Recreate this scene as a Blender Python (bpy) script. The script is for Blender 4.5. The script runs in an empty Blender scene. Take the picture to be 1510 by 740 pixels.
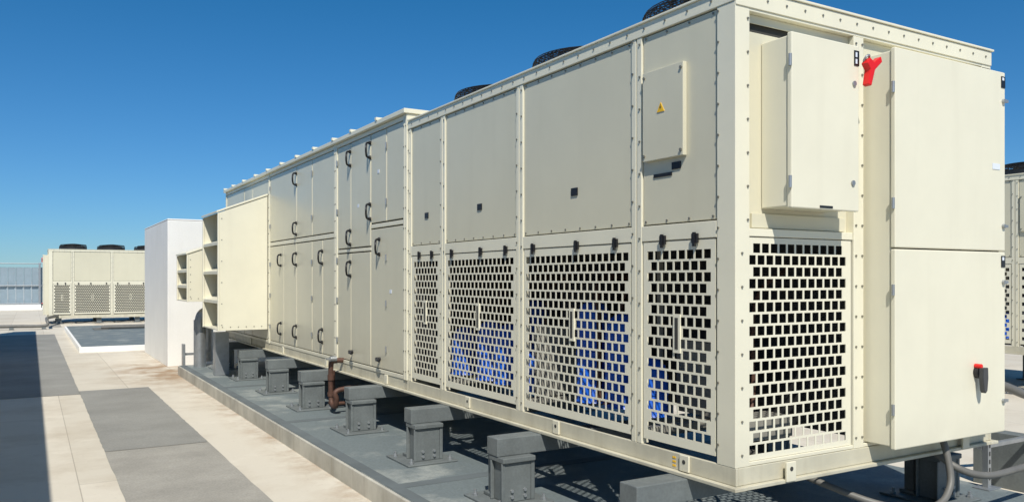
import bpy, math, random
from mathutils import Vector, Matrix
random.seed(4)
scn=bpy.context.scene
scn.view_settings.view_transform='Standard'
scn.view_settings.look='None'
scn.view_settings.exposure=0
# ---------------------------------------------------------------- materials
def newmat(name):
    m=bpy.data.materials.new(name); m.use_nodes=True
    nt=m.node_tree; b=nt.nodes['Principled BSDF']
    return m,nt,b
def paint(name,base,rough=0.45,metal=0.0,var=0.12,scale=1.5,streak=0.0,bump=0.0,bscale=3.0,fine=0.0,spec=0.5,dirtcol=None,sscale=1.6,foot=None):
    m,nt,b=newmat(name); N=nt.nodes; L=nt.links
    tc=N.new('ShaderNodeTexCoord')
    n1=N.new('ShaderNodeTexNoise'); n1.inputs['Scale'].default_value=scale; n1.inputs['Detail'].default_value=6; n1.inputs['Roughness'].default_value=0.6
    L.new(tc.outputs['Object'],n1.inputs['Vector'])
    r=N.new('ShaderNodeMapRange'); r.inputs['From Min'].default_value=0.3; r.inputs['From Max'].default_value=0.7
    L.new(n1.outputs['Fac'],r.inputs['Value'])
    dc=dirtcol or tuple(c*(1-var*1.6) for c in base)
    mx=N.new('ShaderNodeMix'); mx.data_type='RGBA'
    mx.inputs['A'].default_value=(*dc,1); mx.inputs['B'].default_value=(*base,1)
    if dirtcol is not None:
        r.inputs['From Min'].default_value=0.33; r.inputs['From Max'].default_value=0.50
    L.new(r.outputs['Result'],mx.inputs['Factor'])
    col=mx.outputs['Result']
    if streak>0:
        mp=N.new('ShaderNodeMapping'); mp.inputs['Scale'].default_value=(5,5,0.5)
        L.new(tc.outputs['Object'],mp.inputs['Vector'])
        n2=N.new('ShaderNodeTexNoise'); n2.inputs['Scale'].default_value=sscale; n2.inputs['Detail'].default_value=5
        L.new(mp.outputs['Vector'],n2.inputs['Vector'])
        r2=N.new('ShaderNodeMapRange'); r2.inputs['From Min'].default_value=0.52; r2.inputs['From Max'].default_value=0.8
        r2.inputs['To Max'].default_value=streak
        L.new(n2.outputs['Fac'],r2.inputs['Value'])
        m2=N.new('ShaderNodeMix'); m2.data_type='RGBA'
        m2.inputs['B'].default_value=(base[0]*.5,base[1]*.46,base[2]*.4,1)
        L.new(r2.outputs['Result'],m2.inputs['Factor']); L.new(col,m2.inputs['A']); col=m2.outputs['Result']
    if foot:
        # dust splashed on the lowest part of the casing
        z0,z1,amt=foot
        sx=N.new('ShaderNodeSeparateXYZ'); L.new(tc.outputs['Object'],sx.inputs[0])
        rf_=N.new('ShaderNodeMapRange'); rf_.inputs['From Min'].default_value=z0; rf_.inputs['From Max'].default_value=z1; rf_.inputs['To Min'].default_value=amt; rf_.inputs['To Max'].default_value=0
        L.new(sx.outputs['Z'],rf_.inputs['Value'])
        nf=N.new('ShaderNodeTexNoise'); nf.inputs['Scale'].default_value=7; nf.inputs['Detail'].default_value=6
        L.new(tc.outputs['Object'],nf.inputs['Vector'])
        mu=N.new('ShaderNodeMath'); mu.operation='MULTIPLY'; L.new(rf_.outputs['Result'],mu.inputs[0]); L.new(nf.outputs['Fac'],mu.inputs[1])
        m5=N.new('ShaderNodeMix'); m5.data_type='RGBA'; m5.inputs['B'].default_value=(.30,.24,.17,1)
        L.new(mu.outputs[0],m5.inputs['Factor']); L.new(col,m5.inputs['A']); col=m5.outputs['Result']
    if fine>0:
        n3=N.new('ShaderNodeTexNoise'); n3.inputs['Scale'].default_value=60; n3.inputs['Detail'].default_value=3
        L.new(tc.outputs['Object'],n3.inputs['Vector'])
        r3=N.new('ShaderNodeMapRange'); r3.inputs['From Min'].default_value=0.35; r3.inputs['From Max'].default_value=0.65
        r3.inputs['To Min'].default_value=1-fine; r3.inputs['To Max'].default_value=1+fine*.4
        L.new(n3.outputs['Fac'],r3.inputs['Value'])
        m3=N.new('ShaderNodeVectorMath'); m3.operation='SCALE'
        L.new(col,m3.inputs[0]); L.new(r3.outputs['Result'],m3.inputs['Scale']); col=m3.outputs['Vector']
    L.new(col,b.inputs['Base Color'])
    rr=N.new('ShaderNodeMapRange'); rr.inputs['To Min'].default_value=min(1,rough+.12); rr.inputs['To Max'].default_value=max(0.05,rough-.08)
    L.new(n1.outputs['Fac'],rr.inputs['Value']); L.new(rr.outputs['Result'],b.inputs['Roughness'])
    b.inputs['Metallic'].default_value=metal
    b.inputs['Specular IOR Level'].default_value=spec
    if bump>0:
        n4=N.new('ShaderNodeTexNoise'); n4.inputs['Scale'].default_value=bscale; n4.inputs['Detail'].default_value=3
        L.new(tc.outputs['Object'],n4.inputs['Vector'])
        bp=N.new('ShaderNodeBump'); bp.inputs['Strength'].default_value=bump; bp.inputs['Distance'].default_value=0.02
        L.new(n4.outputs['Fac'],bp.inputs['Height']); L.new(bp.outputs['Normal'],b.inputs['Normal'])
    return m
m_panel=paint('cream_panel_paint',(0.66,0.625,0.475),0.30,var=.06,scale=.9,streak=.06,bump=.22,bscale=1.5,foot=(.7,1.1,.35))
m_frame=paint('cream_frame_paint',(0.77,0.735,0.58),0.38,var=.04,scale=2.5,streak=.08,bump=.05,foot=(.6,.9,.35))
m_rail=paint('cream_rail_paint',(0.61,0.575,0.445),0.5,var=.14,scale=3,streak=.5,bump=.1,bscale=12)
m_grille=paint('grille_paint',(0.77,0.735,0.585),0.42,var=.04,scale=4)
m_seam=paint('dark_gasket',(0.045,0.045,0.04),0.8,var=.1)
m_black=paint('black_plastic',(0.012,0.012,0.014),0.35,var=.1)
m_wire=paint('fan_guard_wire',(0.012,0.013,0.015),0.5,var=.1)
m_bolt=paint('zinc_bolt',(0.26,0.25,0.21),0.4,metal=.5,var=.1)
m_galv=paint('galvanised_steel',(0.45,0.47,0.48),0.4,metal=.7,var=.15,scale=9)
m_steel=paint('grey_coated_steel',(0.165,0.185,0.185),0.5,var=.18,scale=5,fine=.1,streak=.2)
m_in=paint('interior_sheet_metal',(0.30,0.29,0.25),0.6,var=.2,scale=4)
m_dark=paint('coil_fins_and_hood_shade',(0.035,0.037,0.04),0.6,var=.3,scale=8)
m_blue=paint('compressor_blue',(0.01,0.12,0.66),0.35,var=.1)
m_copper=paint('pipe_rust_brown',(0.13,0.065,0.045),0.6,var=.3,scale=12,metal=.2)
m_red=paint('red_plastic',(0.75,0.012,0.01),0.35,var=.05)
m_yellow=paint('yellow_sticker',(0.85,0.50,0.02),0.5,var=.03)
m_white=paint('white_render',(0.83,0.825,0.79),0.8,var=.05,scale=1.2,streak=.10,bump=.1,bscale=30,fine=.03)
m_sticker=paint('white_sticker',(0.7,0.75,0.82),0.5,var=.03)
m_hose=paint('grey_conduit',(0.16,0.155,0.14),0.5,var=.15,scale=8)
m_pad=paint('pad_membrane',(0.155,0.185,0.190),0.6,var=.35,scale=2.1,fine=.16,dirtcol=(0.31,0.33,0.31),bump=.15,bscale=9)
m_grey1=paint('grey_walkway_membrane',(0.295,0.29,0.262),0.85,var=.16,scale=1.1,fine=.12,bump=.1,bscale=25)
m_grey2=paint('worn_grey_membrane',(0.37,0.352,0.308),0.85,var=.18,scale=1.6,fine=.12,bump=.1,bscale=25)
m_kerb=paint('kerb_membrane',(0.52,0.50,0.43),0.8,var=.25,scale=2.5,streak=.6,bump=.15,bscale=8)
m_screen=paint('screen_metal',(0.30,0.38,0.43),0.5,metal=.2,var=.1,scale=2)
# roof membrane
def roofmat():
    m,nt,b=newmat('cream_roof_membrane'); N=nt.nodes; L=nt.links
    tc=N.new('ShaderNodeTexCoord')
    mp=N.new('ShaderNodeMapping'); mp.inputs['Rotation'].default_value=(0,0,math.radians(90)); mp.inputs['Location'].default_value=(0,.6,0)
    L.new(tc.outputs['Object'],mp.inputs['Vector'])
    br=N.new('ShaderNodeTexBrick'); br.inputs['Scale'].default_value=1; br.inputs['Brick Width'].default_value=7.3; br.inputs['Row Height'].default_value=0.93
    br.inputs['Mortar Size'].default_value=0.005; br.inputs['Mortar Smooth'].default_value=.3
    br.inputs['Color1'].default_value=(0.62,0.57,0.475,1); br.inputs['Color2'].default_value=(0.56,0.515,0.425,1); br.inputs['Mortar'].default_value=(0.38,0.34,0.28,1)
    L.new(mp.outputs['Vector'],br.inputs['Vector'])
    def noise(s,d=6,r=.6):
        n=N.new('ShaderNodeTexNoise'); n.inputs['Scale'].default_value=s; n.inputs['Detail'].default_value=d; n.inputs['Roughness'].default_value=r
        L.new(tc.outputs['Object'],n.inputs['Vector']); return n.outputs['Fac']
    def mr(v,a,b_,c,d):
        r=N.new('ShaderNodeMapRange'); r.inputs['From Min'].default_value=a; r.inputs['From Max'].default_value=b_; r.inputs['To Min'].default_value=c; r.inputs['To Max'].default_value=d
        L.new(v,r.inputs['Value']); return r.outputs['Result']
    def mix(A,colB,f):
        x=N.new('ShaderNodeMix'); x.data_type='RGBA'; L.new(A,x.inputs['A']); x.inputs['B'].default_value=(*colB,1); L.new(f,x.inputs['Factor']); return x.outputs['Result']
    c=br.outputs['Color']
    c=mix(c,(0.38,0.31,0.22),mr(noise(.8,8,.68),.48,.76,0,.65))
    c=mix(c,(0.69,0.64,0.55),mr(noise(2.3,5),.55,.75,0,.5))
    c=mix(c,(0.22,0.19,0.15),mr(noise(14,4,.7),.60,.8,0,.35))
    sx=N.new('ShaderNodeSeparateXYZ'); L.new(tc.outputs['Object'],sx.inputs['Vector'])
    g=mr(sx.outputs['X'],1.8,2.16,0,.8)
    g2=mr(sx.outputs['X'],2.16,2.3,1,0)
    mu=N.new('ShaderNodeMath'); mu.operation='MULTIPLY'; L.new(g,mu.inputs[0]); L.new(mr(noise(3.1,6,.7),.42,.68,0,1),mu.inputs[1])
    mu2=N.new('ShaderNodeMath'); mu2.operation='MULTIPLY'; L.new(mu.outputs[0],mu2.inputs[0]); L.new(g2,mu2.inputs[1])
    c=mix(c,(0.32,0.21,0.12),mu2.outputs[0])
    gy=mr(sx.outputs['Y'],12.5,14.5,0,1); gy2=mr(sx.outputs['Y'],16.5,18,1,0); gx=mr(sx.outputs['X'],1.0,1.7,0,1)
    q=N.new('ShaderNodeMath'); q.operation='MULTIPLY'; L.new(gy,q.inputs[0]); L.new(gy2,q.inputs[1])
    q2=N.new('ShaderNodeMath'); q2.operation='MULTIPLY'; L.new(q.outputs[0],q2.inputs[0]); L.new(gx,q2.inputs[1])
    q3=N.new('ShaderNodeMath'); q3.operation='MULTIPLY'; L.new(q2.outputs[0],q3.inputs[0]); L.new(mr(noise(1.7,5,.6),.4,.6,0,.85),q3.inputs[1])
    c=mix(c,(0.30,0.19,0.10),q3.outputs[0])
    L.new(c,b.inputs['Base Color']); b.inputs['Roughness'].default_value=.85
    bp=N.new('ShaderNodeBump'); bp.inputs['Strength'].default_value=.2; bp.inputs['Distance'].default_value=.01
    L.new(noise(20,4),bp.inputs['Height']); L.new(bp.outputs['Normal'],b.inputs['Normal'])
    return m
m_roof=roofmat()
# ---------------------------------------------------------------- mesh builder
def empty(name,loc=(0,0,0),rot=(0,0,0)):
    e=bpy.data.objects.new(name,None); e.location=loc; e.rotation_euler=rot
    scn.collection.objects.link(e); return e
class P:
    def __init__(s,name,mat,parent=None,bevel=0,smooth=False):
        s.n=name;s.m=mat;s.p=parent;s.b=bevel;s.s=smooth;s.v=[];s.f=[]
    def box(s,x0,x1,y0,y1,z0,z1):
        if x0>x1:x0,x1=x1,x0
        if y0>y1:y0,y1=y1,y0
        if z0>z1:z0,z1=z1,z0
        k=len(s.v)
        s.v+=[(x0,y0,z0),(x1,y0,z0),(x1,y1,z0),(x0,y1,z0),(x0,y0,z1),(x1,y0,z1),(x1,y1,z1),(x0,y1,z1)]
        s.f+=[tuple(k+i for i in q) for q in ((0,3,2,1),(4,5,6,7),(0,1,5,4),(1,2,6,5),(2,3,7,6),(3,0,4,7))]
        return s
    def prism(s,pts,axis,a,b):
        k=len(s.v);n=len(pts)
        def mk(p,t):
            return (p[0],t,p[1]) if axis=='y' else ((t,p[0],p[1]) if axis=='x' else (p[0],p[1],t))
        s.v+=[mk(p,a) for p in pts]+[mk(p,b) for p in pts]
        s.f.append(tuple(k+i for i in range(n))[::-1]); s.f.append(tuple(k+n+i for i in range(n)))
        for i in range(n):
            j=(i+1)%n; s.f.append((k+i,k+j,k+n+j,k+n+i))
        return s
    def rings(s,cs,rs,dirs,n,cap=True):
        k=len(s.v); A=None
        for c,r,d in zip(cs,rs,dirs):
            d=Vector(d).normalized()
            if A is None: a=d.orthogonal().normalized()
            else: a=(A-d*A.dot(d)).normalized()
            A=a; bb=d.cross(a)
            for i in range(n):
                t=2*math.pi*i/n; s.v.append(tuple(Vector(c)+r*(math.cos(t)*a+math.sin(t)*bb)))
        for j in range(len(cs)-1):
            for i in range(n):
                q=(i+1)%n
                s.f.append((k+j*n+i,k+j*n+q,k+(j+1)*n+q,k+(j+1)*n+i))
        if cap:
            s.f.append(tuple(k+i for i in range(n))[::-1]); m=k+(len(cs)-1)*n; s.f.append(tuple(m+i for i in range(n)))
        return s
    def cyl(s,p0,p1,r,n=12,r2=None):
        d=Vector(p1)-Vector(p0); return s.rings([p0,p1],[r,r if r2 is None else r2],[d,d],n)
    def tube(s,pts,r,n=8,sub=6):
        P_=[Vector(p) for p in pts]; out=[]
        if sub>1:
            for i in range(len(P_)-1):
                p0=P_[max(i-1,0)];p1=P_[i];p2=P_[i+1];p3=P_[min(i+2,len(P_)-1)]
                for j in range(sub):
                    t=j/sub
                    out.append(.5*((2*p1)+(p2-p0)*t+(2*p0-5*p1+4*p2-p3)*t*t+(-p0+3*p1-3*p2+p3)*t**3))
            out.append(P_[-1])
        else: out=P_
        ds=[(out[min(i+1,len(out)-1)]-out[max(i-1,0)]) for i in range(len(out))]
        return s.rings(out,[r]*len(out),ds,n)
    def torus(s,c,R,r,n=36,m=4):
        k=len(s.v)
        for i in range(n):
            t=2*math.pi*i/n
            for j in range(m):
                u=2*math.pi*j/m; q=R+r*math.cos(u)
                s.v.append((c[0]+q*math.cos(t),c[1]+q*math.sin(t),c[2]+r*math.sin(u)))
        for i in range(n):
            for j in range(m):
                a=(i+1)%n; b=(j+1)%m
                s.f.append((k+i*m+j,k+a*m+j,k+a*m+b,k+i*m+b))
        return s
    def done(s):
        me=bpy.data.meshes.new(s.n); me.from_pydata(s.v,[],s.f); me.update()
        me.materials.append(s.m)
        if s.s:
            for p in me.polygons: p.use_smooth=True
            me.set_sharp_from_angle(angle=0.7)
        o=bpy.data.objects.new(s.n,me); scn.collection.objects.link(o)
        if s.p: o.parent=s.p
        if s.b:
            md=o.modifiers.new('bev','BEVEL'); md.width=s.b; md.segments=2; md.limit_method='ANGLE'
        return o
# ================================================================ MAIN UNIT
unit=empty('rooftop_air_handling_unit')
X0,X1=3.0,5.28
YE=2.87
def ts(side,t): return X0+t if side==0 else X1-t
sec=[]
fr=P('frame',m_frame,unit,.004); pn=P('panels',m_panel,unit,.004); bo=P('bolts',m_bolt,unit,0); gr=P('perforated_grilles',m_grille,unit)
bk=P('black_latches',m_black,unit,.003); sm=P('gaskets',m_seam,unit); ra=P('base_frame',m_rail,unit,.003)
posts=[(3.587,3.677),(4.885,4.978),(6.142,6.234),(6.85,6.915)]
bays=[(3.0,3.587),(3.677,4.885),(4.978,6.142),(6.234,6.85)]
BR,BH=.0066,.006
def bolt(side,y,z,t=0,r=BR):
    x=ts(side,t); s=-1 if side==0 else 1
    bo.cyl((x,y,z),(x+s*BH,y,z),r,6)
def grille(mapbox,s0,s1,z0,z1,border=.022,pw=.0640,ph=.0600,hw=.0515,hh=.0480):
    W=s1-s0;H=z1-z0
    rows=int((H-2*border+(ph-hh))/ph); hb=(H-rows*ph+(ph-hh))/2
    cols=int((W-2*border+(pw-hw))/pw)
    mapbox(s0,s1,z0,z0+hb); mapbox(s0,s1,z1-hb,z1)
    for i in range(rows-1):
        za=z0+hb+i*ph+hh; mapbox(s0,s1,za,za+ph-hh)
    for i in range(rows):
        za=z0+hb+i*ph; zb=za+hh
        off=0 if i%2==0 else pw*.5
        nc=cols if i%2==0 else cols-1
        bs=(W-cols*pw+(pw-hw))/2+off
        mapbox(s0,s0+bs,za,zb)
        for c in range(nc-1):
            a=s0+bs+c*pw+hw; mapbox(a,a+pw-hw,za,zb)
        mapbox(s0+bs+(nc-1)*pw+hw,s1,za,zb)
for side in (0,1):
    sg=-1 if side==0 else 1
    fr.box(ts(side,0),ts(side,.10),YE,2.995,.70,3.02)
    for z in [0.8+i*.157 for i in range(15)]: bolt(side,2.985,z)
    for a,b in posts:
        m_=(a+b)/2
        fr.box(ts(side,0),ts(side,.055),a,m_-.005,.70,3.02); fr.box(ts(side,.001),ts(side,.055),m_+.005,b,.70,3.02)
        sm.box(ts(side,.014),ts(side,.05),m_-.005,m_+.005,.70,3.02)
        for z in [0.76+i*.185 for i in range(13)]:
            bolt(side,a+.014,z); bolt(side,b-.014,z+.03)
    fr.box(ts(side,-.004),ts(side,.06),YE,6.915,3.021,3.09)
    for a,b in bays:
        fr.box(ts(side,.002),ts(side,.05),a+.001,b-.001,1.852,1.938)
        pn.box(ts(side,.011),ts(side,.04),a+.008,b-.008,1.946,3.014)
        sm.box(ts(side,.024),ts(side,.038),a+.0005,b-.0005,1.939,3.0205)
        n=max(3,int((b-a)/.16))
        for i in range(n+1):
            y=a+.03+(b-a-.06)*i/n
            bolt(side,y,3.0,.011); bolt(side,y,1.962,.011); bolt(side,y,3.06,-.004,.006)
        gx0,gx1=sorted((ts(side,.006),ts(side,.009)))
        grille(lambda s0,s1,z0,z1:gr.box(gx0,gx1,s0,s1,z0,z1),a+.012,b-.012,.735,1.846)
        gr.box(ts(side,.0095),ts(side,.03),a+.012,a+.016,.735,1.846); gr.box(ts(side,.0095),ts(side,.03),b-.016,b-.012,.735,1.846)
        c=(a+b)/2; w=.027
        gr.box(ts(side,-.002),ts(side,.006),c-w,c+w,1.24,1.45)
        sm.box(ts(side,-.004),ts(side,-.002),c-.012,c+.012,1.26,1.43)
        ks=[.25,.68] if b-a<.8 else [.12,.45,.88]
        for k in ks:
            y=a+(b-a)*k
            bk.box(ts(side,-.014),ts(side,.001),y-.021,y+.021,1.828,1.878)
            bk.box(ts(side,-.020),ts(side,-.006),y-.008,y+.008,1.81,1.885)
    ra.box(ts(side,0.001),ts(side,.02),2.866,6.915,.61,.70)
    ra.box(ts(side,-.032),ts(side,.05),2.838,6.915,.59,.609)
    for y in (3.225,4.45,5.71):
        fr.box(ts(side,-.012),ts(side,.0),y-.035,y+.035,.614,.70)
        sm.cyl((ts(side,-.012),y,.665),(ts(side,-.0135),y,.665),.012,12)
for a,b in bays[1:]:
    c=(a+b)/2-.02
    bk.box(3.004,3.012,c-.035,c+.035,2.175,2.225)
# stencilled orange marks on the base frame
ye=P('warning_sticker',m_yellow,unit)
for k in range(3): ye.box(2.9985,3.0005,3.30,3.325,.625+k*.022,.635+k*.022)
pn.box(2.982,3.010,3.225,3.555,2.30,2.80)
for y in (3.24,3.54):
    for z in (2.33,2.77): bo.cyl((2.982,y,z),(2.974,y,z),.009,6)
bk.box(3.005,3.0105,3.27,3.34,2.235,2.275)
bk.box(3.006,3.0105,3.34,3.49,2.205,2.225)
ye.prism([(3.43,2.56),(3.37,2.56),(3.40,2.612)],'x',2.9785,2.9815)
sm.prism([(3.402,2.572),(3.394,2.586),(3.400,2.586),(3.397,2.602),(3.408,2.583),(3.402,2.583)],'x',2.977,2.9783)
# ---- end face
ra.box(3.052,5.228,2.84,2.92,.5905,.6095); ra.box(3.022,5.258,2.868,2.888,.6105,.699)
fr.box(3.10,5.18,YE+.001,2.93,2.985,3.0195); fr.box(3.0,5.28,2.864,2.869,3.0,3.088)
fr.box(3.915,4.0,YE,2.93,.70,2.984)
fr.box(3.101,3.914,2.876,2.92,1.855,1.895)
fr.box(3.04,3.914,YE+.002,2.89,.701,.72); fr.box(4.001,5.179,YE+.002,2.89,.701,.72)
pn.box(3.101,3.914,2.915,2.93,1.896,2.90); pn.box(3.101,3.914,2.905,2.91,2.94,2.984)
sm.box(3.101,3.914,2.925,2.935,1.895,2.984)
pn.box(4.001,5.179,2.905,2.93,.721,2.984)
pn.box(3.15,3.88,2.90,2.914,1.90,1.975)
grille(lambda s0,s1,z0,z1:gr.box(s0,s1,2.882,2.885,z0,z1),3.064,3.905,.722,1.850)
fr.box(5.18,5.281,YE,2.93,.70,2.984)
for i in range(14):
    z=.76+i*.168
    for x in (3.932,3.985): bo.cyl((x,YE,z),(x,YE-BH,z),BR,6)
    bo.cyl((3.085 if z>1.86 else 3.045,YE,z),(3.085 if z>1.86 else 3.045,YE-BH,z),BR,6)
for i in range(16):
    x=3.08+i*.142; bo.cyl((x,2.864,3.05),(x,2.859,3.05),BR,6)
fr.box(3.325,3.395,2.828,2.84,.60,.70); sm.cyl((3.36,2.828,.665),(3.36,2.8265,.665),.012,12)
fr.box(4.9,4.97,2.828,2.84,.60,.70)
rf=P('roof_sheet',m_frame,unit,.003); rf.box(2.985,5.295,2.855,6.90,3.0905,3.104)
# ---- cabinets
cb=P('control_cabinet',m_frame,unit,.006); cd=P('cabinet_doors',m_frame,unit,.006)
cb.box(3.23,3.73,2.745,2.912,2.0,2.85); cd.box(3.222,3.742,2.712,2.741,1.992,2.862)
sm.box(3.24,3.72,2.739,2.746,2.01,2.84)
cb.box(4.03,5.10,2.725,2.904,.725,2.885)
cd.box(4.022,5.112,2.692,2.721,1.810,2.897); cd.box(4.022,5.112,2.692,2.721,.712,1.802)
sm.box(4.04,5.09,2.719,2.727,.73,2.88)
hg=P('hinges_and_locks',m_galv,unit,0,True)
for z in (2.12,2.72): hg.cyl((3.214,2.715,z-.03),(3.214,2.715,z+.03),.009,10)
for z in (.93,1.58,2.05,2.68): hg.cyl((4.014,2.70,z-.03),(4.014,2.70,z+.03),.009,10)
for (x,z) in ((3.69,2.14),(3.70,2.66)): hg.cyl((x,2.712,z),(x,2.704,z),.014,14)
for z in (.9,1.62,1.96,2.72):
    hg.cyl((5.085,2.692,z),(5.085,2.678,z),.013,14); hg.box(5.075,5.12,2.676,2.690,z-.008,z+.008)
bk.box(3.70,3.74,2.708,2.7115,2.755,2.835); bk.box(5.065,5.108,2.688,2.6915,2.80,2.87); bk.box(5.065,5.108,2.688,2.6915,1.71,1.78)
bk.box(3.43,3.53,2.709,2.7115,2.0,2.012)
st=P('stickers',m_sticker,unit); st.box(4.97,5.05,2.689,2.6915,2.30,2.335)
st.box(5.072,5.092,2.6865,2.6878,2.845,2.862); st.box(5.072,5.092,2.6865,2.6878,1.752,1.772)
st.box(3.708,3.722,2.7065,2.7078,2.80,2.825); st.box(3.708,3.722,2.7065,2.7078,2.765,2.79)
rd=P('red_lever',m_red,unit,.004)
rd.prism([(3.752,2.655),(3.775,2.648),(3.805,2.735),(3.865,2.785),(3.855,2.812),(3.80,2.775),(3.765,2.795),(3.742,2.765),(3.768,2.735)],'y',2.66,2.70)
hg.tube([(3.75,2.69,2.78),(3.75,2.675,2.80),(3.775,2.675,2.81),(3.79,2.69,2.79)],.006,8,4)
bk.cyl((4.80,2.692,1.09),(4.80,2.665,1.09),.036,18)
m_dg=paint('dark_grey_plastic',(0.05,0.052,0.055),.4,var=.1)
hx=P('rotary_isolator_handle',m_dg,unit,.004)
hx.prism([(4.775,1.12),(4.825,1.12),(4.828,1.06),(4.818,.985),(4.800,.97),(4.785,.985),(4.774,1.06)],'y',2.635,2.664)
rd.cyl((4.785,2.692,1.128),(4.785,2.650,1.128),.014,14)
# ---- interior
it=P('interior_structure',m_in,unit,.003)
it.box(3.06,5.22,2.94,6.88,1.90,1.915)
it.box(3.12,3.18,2.95,6.87,.702,.74)
for y in (3.63,4.93,6.19): it.box(3.06,5.22,y-.03,y+.03,.741,.78)
it.box(3.12,3.9,4.90,4.92,.79,1.3)
it.box(3.55,3.8,3.55,3.9,.8,1.25); it.box(3.35,3.6,5.35,5.6,.78,1.05); it.box(3.3,3.75,3.15,3.35,.742,.86)
it.box(3.5,3.53,4.0,4.03,.78,1.89); it.box(3.5,3.53,5.7,5.73,.78,1.89)
co=P('condenser_coil',m_dark,unit); co.box(4.12,4.2,2.96,6.86,.72,1.89); co.box(3.06,5.2,6.86,6.885,.72,1.89)
co.box(3.75,3.95,5.0,5.5,.75,1.6)
bl=P('compressors',m_blue,unit,0,True)
for (x,y,h,r) in ((3.40,4.58,.58,.12),(3.42,4.28,.50,.12),(3.36,3.93,.24,.11),(3.38,6.02,.38,.12),(3.38,5.72,.36,.12),(3.35,5.25,.20,.11),(3.38,6.5,.30,.12),(3.75,5.9,.55,.13)):
    z0=.785
    bl.rings([(x,y,z0),(x,y,z0+.02),(x,y,z0+h),(x,y,z0+h+.07),(x,y,z0+h+.11),(x,y,z0+h+.125)],[r*1.1,r,r,r*.85,r*.5,r*.1],[(0,0,1)]*6,20)
    bl.rings([(x,y,z0+h*.55),(x,y,z0+h*.56),(x,y,z0+h*.6),(x,y,z0+h*.61)],[r,r*1.06,r*1.06,r],[(0,0,1)]*4,20)
cp=P('refrigerant_pipes',m_copper,unit,0,True)
for (x,y) in ((3.35,4.45),(3.4,5.45),(3.6,3.5),(3.5,6.05)):
    cp.tube([(x,y,.8),(x,y,1.3),(x+.02,y+.05,1.55),(x+.2,y+.2,1.65),(x+.5,y+.3,1.65)],.018,8,5)
    cp.tube([(x-.1,y-.2,.82),(x+.1,y-.1,.9),(x+.12,y-.1,1.5),(x+.4,y-.1,1.7)],.013,8,5)
# ---- fans
fs=P('fan_shrouds',m_wire,unit,0,True); fw=P('fan_guards',m_wire,unit); fb=P('fan_blades',m_wire,unit)
for fx in (3.65,4.68):
    for fy in (3.68,4.97,6.28):
        fs.rings([(fx,fy,3.105),(fx,fy,3.19),(fx,fy,3.19),(fx,fy,3.105)],[.45,.445,.435,.435],[(0,0,1)]*4,40,False)
        for k,z in enumerate((3.20,3.217,3.234,3.251,3.268)): fw.torus((fx,fy,z),.442-.001*k*k,.004)
        for k in range(11): fw.torus((fx,fy,3.288+.0035*k),.42-.035*k,.004,32)
        for i in range(64):
            t=2*math.pi*i/64; c,s_=math.cos(t),math.sin(t)
            fw.tube([(fx+.445*c,fy+.445*s_,3.18),(fx+.43*c,fy+.43*s_,3.272),(fx+.40*c,fy+.40*s_,3.29),(fx+.06*c,fy+.06*s_,3.325)],.003,4,1)
        fb.cyl((fx,fy,3.12),(fx,fy,3.29),.12,20)
        for i in range(7):
            t=2*math.pi*i/7
            q=[]
            for rr,dt,z in ((.08,-.4,3.14),(.41,-.25,3.15),(.41,.3,3.24),(.08,.4,3.23)):
                q.append((fx+rr*math.cos(t+dt),fy+rr*math.sin(t+dt),z))
            k=len(fb.v); fb.v+=q; fb.f.append((k,k+1,k+2,k+3))
for p in (fr,pn,bo,gr,bk,sm,ra,ye,rf,cb,cd,hg,st,rd,hx,it,co,bl,cp,fs,fw,fb): sec.append(p.done())
# ================================================================ SECTION 2 (air handler)
YA,YB=6.92,15.0
b2=P('casing',m_frame,unit,.004); d2=P('access_doors',m_panel,unit,.005); s2=P('door_gaskets',m_seam,unit); bo=P('casing_bolts',m_bolt,unit)
r2=P('base_frame_rear',m_rail,unit,.003); h2=P('door_handles',m_black,unit,0,True)
b2.box(3.03,5.25,YA+.004,YB-.004,.702,3.17)
cols_=[(6.92,7.0),(8.91,9.01),(11.93,12.0),(14.93,15.0)]
for a,b in cols_:
    m_=(a+b)/2
    b2.box(2.988,3.06,a,m_-.005,.70,3.17); b2.box(2.988,3.06,m_+.005,b,.70,3.17)
    s2.box(3.01,3.05,m_-.005,m_+.005,.70,3.17)
    b2.box(5.22,5.286,a,b,.70,3.17)
    for i in range(13): 
        z=.78+i*.19; bo.cyl((2.988,m_-.02,z),(2.983,m_-.02,z),BR,6); bo.cyl((2.988,m_+.02,z),(2.983,m_+.02,z),BR,6)
for a,b in ((7.0,8.91),(9.01,11.93),(12.0,14.93)):
    b2.box(2.995,3.05,a+.001,b-.001,3.125,3.168); b2.box(2.995,3.05,a+.001,b-.001,.701,.74)
    s2.box(3.022,3.029,a+.001,b-.001,.745,3.12)
b2.box(2.992,5.286,6.917,6.925,3.11,3.17)
def door(y0,y1,z0,z1,t=0.0):
    t+=random.uniform(0,.003)
    d2.box(2.996+t,3.020,y0+.010,y1-.010,z0+.009,z1-.009)
door(7.0,7.43,2.20,3.125); door(7.43,7.86,2.20,3.125,.002)
b2.box(2.999,3.04,7.001,7.86,2.155,2.195)
door(7.0,7.86,.74,2.15)
door(7.86,8.46,1.97,3.125); door(8.46,8.91,1.97,3.125,.003); b2.box(2.999,3.04,7.862,8.909,1.93,1.965)
door(7.86,8.46,.74,1.925); door(8.46,8.91,.74,1.925,.002)
b2.box(2.997,3.04,9.011,11.929,2.115,2.165)
for a,b in ((9.01,9.87),(9.87,10.55),(10.55,11.93)): door(a,b,2.17,3.125)
for a,b in ((9.01,9.45),(9.45,9.87),(9.87,10.55),(10.55,11.18),(11.18,11.93)): door(a,b,.74,2.11)
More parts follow.
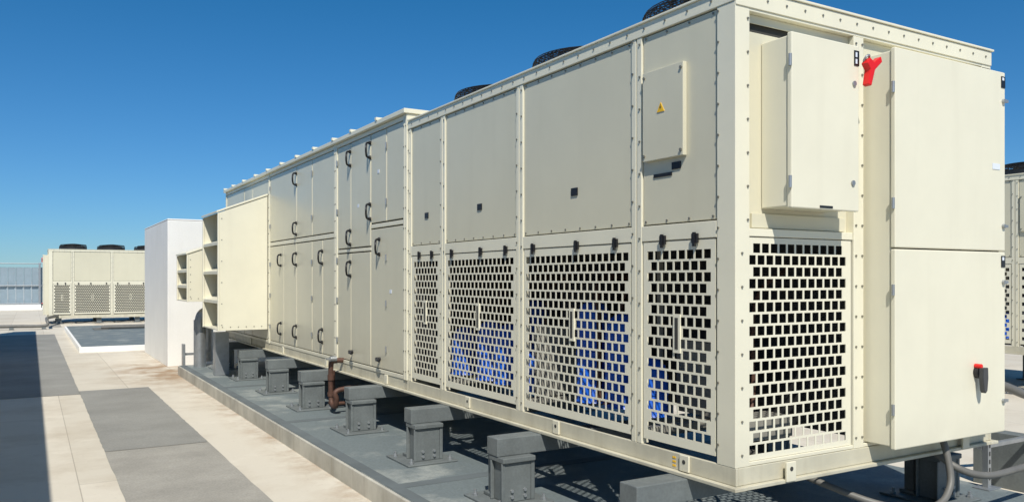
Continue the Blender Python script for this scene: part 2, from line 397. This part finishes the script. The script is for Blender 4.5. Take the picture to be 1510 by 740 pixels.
for a,b in ((12.0,13.0),(13.0,13.57),(13.57,14.93)): door(a,b,2.17,3.125); door(a,b,.74,2.11)
b2.box(2.997,3.04,12.001,14.929,2.115,2.165)
for y,z in ((8.46,2.95),(7.86,2.96),(7.86,2.33),(8.46,2.09),(10.55,2.95),(10.55,2.30),(8.46,1.75),(7.6,1.96),(9.45,1.90),(10.55,1.90),(11.3,1.90),(9.45,.96),(10.55,.95),(11.3,.95)):
    h2.tube([(2.99,y+.01,z+.075),(2.955,y-.0,z+.07),(2.935,y-.03,z+.035),(2.930,y-.04,z),(2.935,y-.03,z-.035),(2.955,y,z-.07),(2.99,y+.01,z-.075)],.0105,8,4)
    h2.cyl((2.999,y+.01,z+.075),(2.98,y+.01,z+.075),.02,10); h2.cyl((2.999,y+.01,z-.075),(2.98,y+.01,z-.075),.02,10)
for y,z in ((8.40,.85),(7.6,.84)):
    h2.cyl((2.999,y,z),(2.95,y,z),.02,10); h2.tube([(2.955,y,z),(2.945,y-.06,z-.005),(2.945,y-.1,z-.01)],.012,8,3)
hn=P('door_hinges',m_galv,unit,0,True)
for y in (7.43,8.9,9.87,11.9):
    for z in (.95,1.4,1.85,2.4,2.95): hn.cyl((2.99,y,z-.03),(2.99,y,z+.03),.009,8)
lb=P('door_labels',m_sticker,unit)
for y,z in ((7.62,2.7),(7.3,1.5),(8.2,2.4)): lb.box(2.9945,2.9975,y,y+.05,z,z+.035)
ro=P('casing_roof',m_frame,unit,.004); ro.box(2.955,5.325,YA-.02,YB+.03,3.172,3.215)
for y in (7.6,8.35,8.96,9.7,10.45,11.2,11.96,12.7,13.5,14.3,14.96): ro.box(2.945,5.335,y-.022,y+.022,3.2155,3.245)
r2.box(3.001,3.02,YA+.001,15.0,.61,.70); r2.box(2.968,3.05,YA+.001,15.0,.59,.609); r2.box(5.23,5.28,YA+.001,15,.59,.70)
r2.box(3.06,5.22,YA+.01,14.99,.66,.70)
for y in (7.43,9.3,11.2,13.1): b2.box(2.985,3.0,y-.035,y+.035,.612,.70)
def hood(Y0,Y1,Xo,zb,zo,zi,n):
    b=P('intake_hood',m_frame,unit,.004); s=P('intake_hood_shade_sheet',m_dark,unit)
    prof=[(2.986,zb),(Xo,zb),(Xo,zo),(2.986,zi)]
    b.prism(prof,'y',Y0,Y0+.02); b.prism(prof,'y',Y1-.02,Y1)
    b.prism([(Xo-.02,zo+.002),(2.986,zi+.002),(2.986,zi+.03),(Xo-.02,zo+.03)],'y',Y0-.012,Y1+.012)
    b.box(Xo+.001,2.985,Y0+.021,Y1-.021,zb,zb+.02)
    H=(zo-zb)/n
    for i in range(1,n): 
        z=zb+H*i; b.prism([(Xo+.002,z-.01),(Xo+.002,z+.012),(Xo+.30,z+.10),(Xo+.30,z+.085)],'y',Y0+.021,Y1-.021)
        b.box(Xo,Xo+.012,Y0+.0205,Y1-.0205,z-.035,z-.0105)
    b.box(Xo-.006,Xo+.02,Y0-.006,Y0+.03,zb-.004,zo-.001); b.box(Xo-.006,Xo+.02,Y1-.03,Y1+.006,zb-.004,zo-.001)
    s.box(Xo+.34,Xo+.36,Y0+.022,Y1-.022,zb+.021,zo-.01)  # near-black sheet stands in for the shade inside the hood
    for p in (b,s): p.done()
    for i in range(6):
        bo.cyl((Xo+.05,Y0,zb+.08+i*(zo-zb-.16)/5),(Xo+.05,Y0-.006,zb+.08+i*(zo-zb-.16)/5),.008,6)
        bo.cyl((Xo+.06+i*.11,Y0,zb+.05),(Xo+.06+i*.11,Y0-.006,zb+.05),.008,6)
hood(12.02,13.2,2.29,.90,2.58,2.86,4)
hood(13.9,14.95,2.17,1.27,2.03,2.33,3)
for p in (b2,d2,s2,r2,h2,bo,hn,lb,ro): p.done()
dp=P('drain_trap_pipe',m_copper,unit,0,True)
dp.tube([(3.05,8.72,.73),(2.90,8.72,.73),(2.86,8.72,.68),(2.86,8.72,.34),(2.86,8.67,.25),(2.86,8.57,.25),(2.86,8.53,.33),(2.86,8.53,.42),(3.1,8.53,.45)],.028,12,5)
dp.cyl((2.86,8.72,.52),(2.86,8.72,.58),.038,12); dp.cyl((2.86,8.72,.34),(2.86,8.72,.39),.038,12)
dp.tube([(2.95,8.92,.60),(2.95,8.92,.3),(2.95,8.97,.22),(3.3,9.0,.21)],.022,10,5)
dp.done()
vv=P('drain_valve',m_galv,unit,0,True); vv.cyl((2.83,8.66,.76),(2.90,8.66,.76),.03,12); vv.box(2.79,2.83,8.63,8.69,.75,.77); vv.done()
# supports
sp=P('support_pedestals',m_steel,unit,.005); sb=P('support_bolts',m_galv,unit)
def support(Y):
    sp.box(2.63,5.42,Y-.07,Y+.07,.470,.5885)
    for xc in (2.76,5.25):
        sp.box(xc-.10,xc+.10,Y-.12,Y+.03,.176,.435)
        sp.box(xc-.125,xc+.125,Y-.14,Y+.05,.436,.469)
        sp.box(xc-.08,xc+.08,Y+.075,Y+.145,.176,.469)
        sp.box(xc-.105,xc+.105,Y+.055,Y+.165,.1755,.20)
        sp.box(xc-.22,xc+.22,Y-.22,Y+.24,.161,.175)
        for sgn in (-1,1):
            sp.box(xc+sgn*.1,xc+sgn*.128,Y-.125,Y-.113,.1756,.4355); sp.box(xc+sgn*.1,xc+sgn*.128,Y+.02,Y+.032,.1756,.4355)
            for s3 in (-1,1):
                sb.cyl((xc+sgn*.17,Y+s3*.165,.175),(xc+sgn*.17,Y+s3*.165,.215),.011,6)
                sb.cyl((xc+sgn*.17,Y+s3*.165,.175),(xc+sgn*.17,Y+s3*.165,.189),.02,6)
            sb.cyl((xc+sgn*.05,Y-.12,.21),(xc+sgn*.05,Y-.132,.21),.012,6)
            sb.cyl((xc+sgn*.05,Y-.12,.25),(xc+sgn*.05,Y-.132,.25),.012,6)
for Y in (3.25,4.67,6.07,7.55,9.15,10.65,12.3,13.94): support(Y)
sp.done(); sb.done()
fc=P('flexible_conduit',m_hose,unit,0,True)
fc.tube([(4.62,2.80,.725),(4.62,2.76,.60),(4.58,2.72,.44),(4.42,2.72,.345),(4.15,2.85,.36),(3.95,3.15,.46),(3.9,3.6,.55)],.02,10,7)
fc.tube([(4.75,2.95,.60),(4.80,2.80,.50),(5.0,2.74,.445),(5.4,2.76,.435),(6.0,2.8,.44),(7.2,2.9,.45),(9,3.0,.3)],.022,10,7)
fc.done()
# ================================================================ neighbours
def clone(name,loc,rz,grz):
    e=empty(name,loc,(0,0,rz))
    for o in sec:
        c=bpy.data.objects.new(o.name.split('.')[0],o.data); scn.collection.objects.link(c); c.parent=e
    s=P('support_feet',m_steel,e,.004)
    for yy in (3.2,4.5,5.8,6.8):
        for xx in (3.1,5.15):
            s.box(xx-.08,xx+.08,yy-.08,yy+.08,grz,.588); s.box(xx-.15,xx+.15,yy-.15,yy+.15,grz,grz+.015)
    s.done(); return e
clone('rooftop_chiller_unit',(0.55-2.87,33.6+5.28,-.38),-math.pi/2,.39)
clone('rooftop_chiller_unit',(8.8,2.45,0),0,.01)
# ================================================================ SETTING
def single(name,mat,fn,bevel=0,smooth=False):
    p=P(name,mat,None,bevel,smooth); fn(p); return p.done()
single('roof_deck',m_roof,lambda p:(p.v.extend([(-300,-60,0),(300,-60,0),(300,600,0),(-300,600,0)]),p.f.append((0,1,2,3))))
def sheet(name,mat,x0,x1,y0,y1,z=.004):
    # membrane sheet with slightly wandering cut edges
    def fn(p):
        n=40; L_=[];R_=[]
        for i in range(n+1):
            y=y0+(y1-y0)*i/n
            L_.append((x0+random.uniform(-.004,.004),y,z)); R_.append((x1+random.uniform(-.004,.004),y,z))
        p.v.extend(L_+R_)
        for i in range(n): p.f.append((i,n+1+i,n+2+i,i+1))
    single(name,mat,fn)
sheet('membrane_walkway',m_grey1,.6,1.53,8.55,13.35)
sheet('membrane_walkway',m_grey2,.6,1.53,-2,8.53)
sheet('membrane_walkway',m_grey1,-1.05,.6,13.0,27.5)
sheet('membrane_walkway',m_grey2,-1.05,0.9,31.5,33.5)
pl=empty('equipment_plinth')
a=P('plinth_top',m_pad,pl); a.box(2.18,5.88,1.5,14.78,.12,.16); a.done()
a=P('plinth_kerb',m_kerb,pl,.008); a.box(2.16,5.9,1.48,14.8,-.02,.155); a.done()
a=P('membrane_laps',paint('lap',(0.135,0.158,0.165),.7,var=.2,scale=2),pl)
for yy in (5.3,8.3,11.4): a.box(2.185,5.85,yy,yy+.12,.1605,.1635)
a.box(2.185,2.28,1.55,14.7,.1602,.1628)
a.done()
pl=empty('equipment_plinth')
a=P('plinth_top',m_pad,pl); a.box(.97,6.5,20.35,29.4,.09,.13); a.done()
a=P('plinth_kerb',m_white,pl,.01); a.box(.92,6.55,20.3,29.45,-.02,.125); a.done()
a=P('laid_pipes',m_hose,pl,0,True); a.cyl((1.8,27,.19),(6.4,27,.19),.05,10); a.cyl((1.9,27.4,.19),(6.4,27.4,.19),.05,10); a.box(1.6,2.0,26.8,27.6,.131,.15); a.done()
ws=empty('white_plaster_shaft')
a=P('shaft_walls',m_white,ws,.012); a.box(2.2,5.2,16.3,19.85,-.02,2.74); a.done()
a=P('shaft_coping',m_white,ws,.01); a.box(2.197,5.203,16.297,19.853,2.741,2.77); a.done()
lw=empty('unseen_shadow_wall')  # unseen wall, placed and sized to cast the shadow strip along the left
a=P('wall_body',m_white,lw,.01); a.box(-1.6,-1.06,-8,27,-.02,3.12); a.done()
a=P('wall_coping',m_galv,lw,.006); a.box(-1.64,-1.04,-8.02,27.03,3.121,3.18); a.done()
sc=empty('louvre_screen_fence')
a=P('ribbed_sheets',m_screen,sc)
x=-14
while x<.5:
    a.box(x,x+.28,50.02,50.06,.3,2.25); a.box(x+.28,x+.35,49.98,50.02,.3,2.25); x+=.36
a.done()
a=P('posts_and_rails',m_galv,sc,.01)
for i in range(8): a.box(-14+i*2.05,-13.9+i*2.05,49.85,49.95,0,2.5)
a.box(-14,.5,49.88,49.92,2.42,2.47); a.box(-14,.5,49.9,49.97,1.25,1.31); a.box(-14,.5,49.9,49.97,.3,.36); a.done()
a=P('screen_plinth',m_white,sc,.01); a.box(-14.1,.55,49.7,50.4,-.01,.28); a.done()
single('parapet_wall',m_white,lambda p:p.box(-60,80,75,75.4,0,1.2),.02)
gd=empty('galvanised_vent_duct')
a=P('duct',m_galv,gd,0,True); a.cyl((2.75,15.35,.16),(2.75,15.35,.95),.09,20); a.cyl((2.75,15.35,.95),(2.75,15.35,1.0),.15,20,.05); a.cyl((2.45,14.4,.16),(2.45,14.4,.95),.10,16)
a.tube([(2.45,14.4,.9),(2.5,14.4,1.05),(2.7,14.4,1.1),(3.1,14.4,1.1)],.09,14,5)
a.box(2.42,2.62,12.9,13.1,.165,.82); a.box(2.3,2.75,15.1,15.14,.3,.34); a.box(2.28,2.32,15.05,15.19,0,.5); a.done()
up=empty('strut_channel_post')
a=P('channel',m_galv,up,.002)
a.box(5.80,5.803,3.17,3.21,.161,1.95); a.box(5.803,5.84,3.17,3.173,.161,1.95); a.box(5.803,5.84,3.207,3.21,.161,1.95)
a.box(5.74,5.9,3.13,3.25,.161,.168) ; a.box(5.80,6.6,3.215,3.25,.43,.46); a.done()
a=P('slots',m_seam,up)
for i in range(30): a.box(5.812,5.828,3.1685,3.1698,.22+i*.057,.25+i*.057)
a.done()
cr=empty('conduit_run')
a=P('conduit',m_hose,cr,0,True); a.tube([(5.95,3.6,.95),(6.2,3.55,.92),(6.6,3.5,.8),(7.4,3.5,.6),(9.5,3.6,.3)],.035,12,6)
a.tube([(-2,30.6,.12),(-.5,30.5,.12),(.4,30.4,.12),(.45,30.6,.3),(.5,32,.3),(.9,34,.3)],.05,10,5); a.done()
a=P('conduit_blocks',m_steel,cr,.004)
for x in (-1.5,-.6,.3): a.box(x,x+.12,30.35,30.7,.0,.08)
a.box(9.4,9.6,3.4,3.8,0,.26); a.box(6.55,6.7,3.3,3.7,0,.43); a.done()
# ================================================================ light
EL=math.radians(50); az=Vector((-.44,-.898,0)).normalized()
sun=bpy.data.lights.new('sun','SUN'); sun.energy=5.0; sun.angle=math.radians(.5); sun.color=(1,.95,.86)
so=bpy.data.objects.new('sun',sun); scn.collection.objects.link(so)
dirv=-(az*math.cos(EL)+Vector((0,0,math.sin(EL))))
so.rotation_euler=dirv.to_track_quat('-Z','Y').to_euler(); so.location=(0,0,30)
w=bpy.data.worlds.new('World'); scn.world=w; w.use_nodes=True
nt=w.node_tree; bg=nt.nodes['Background']; L=nt.links
sk=nt.nodes.new('ShaderNodeTexSky'); sk.sky_type='NISHITA'; sk.sun_disc=False
sk.sun_elevation=EL; sk.sun_rotation=math.radians(206); sk.air_density=1.0; sk.dust_density=0.0; sk.ozone_density=1.5; sk.altitude=0
tc=nt.nodes.new('ShaderNodeTexCoord'); sx=nt.nodes.new('ShaderNodeSeparateXYZ'); L.new(tc.outputs['Generated'],sx.inputs[0])
rp=nt.nodes.new('ShaderNodeValToRGB'); rp.color_ramp.elements[0].position=0; rp.color_ramp.elements[0].color=(.34,.58,.92,1)
rp.color_ramp.elements[1].position=.40; rp.color_ramp.elements[1].color=(.10,.60,.90,1)
L.new(sx.outputs['Z'],rp.inputs['Fac'])
mm=nt.nodes.new('ShaderNodeMix'); mm.data_type='RGBA'; mm.blend_type='MULTIPLY'; mm.inputs['Factor'].default_value=1
L.new(sk.outputs['Color'],mm.inputs['A']); L.new(rp.outputs['Color'],mm.inputs['B'])
L.new(mm.outputs['Result'],bg.inputs['Color'])
bg.inputs['Strength'].default_value=.10
# ================================================================ camera
cam=bpy.data.cameras.new('cam'); co_=bpy.data.objects.new('camera',cam); scn.collection.objects.link(co_)
co_.location=(0,0,1.64); co_.rotation_euler=(math.radians(90),0,math.radians(-30.8))
cam.sensor_width=36; cam.lens=28.37; cam.shift_y=.0272; cam.clip_start=.05; cam.clip_end=2000
scn.camera=co_
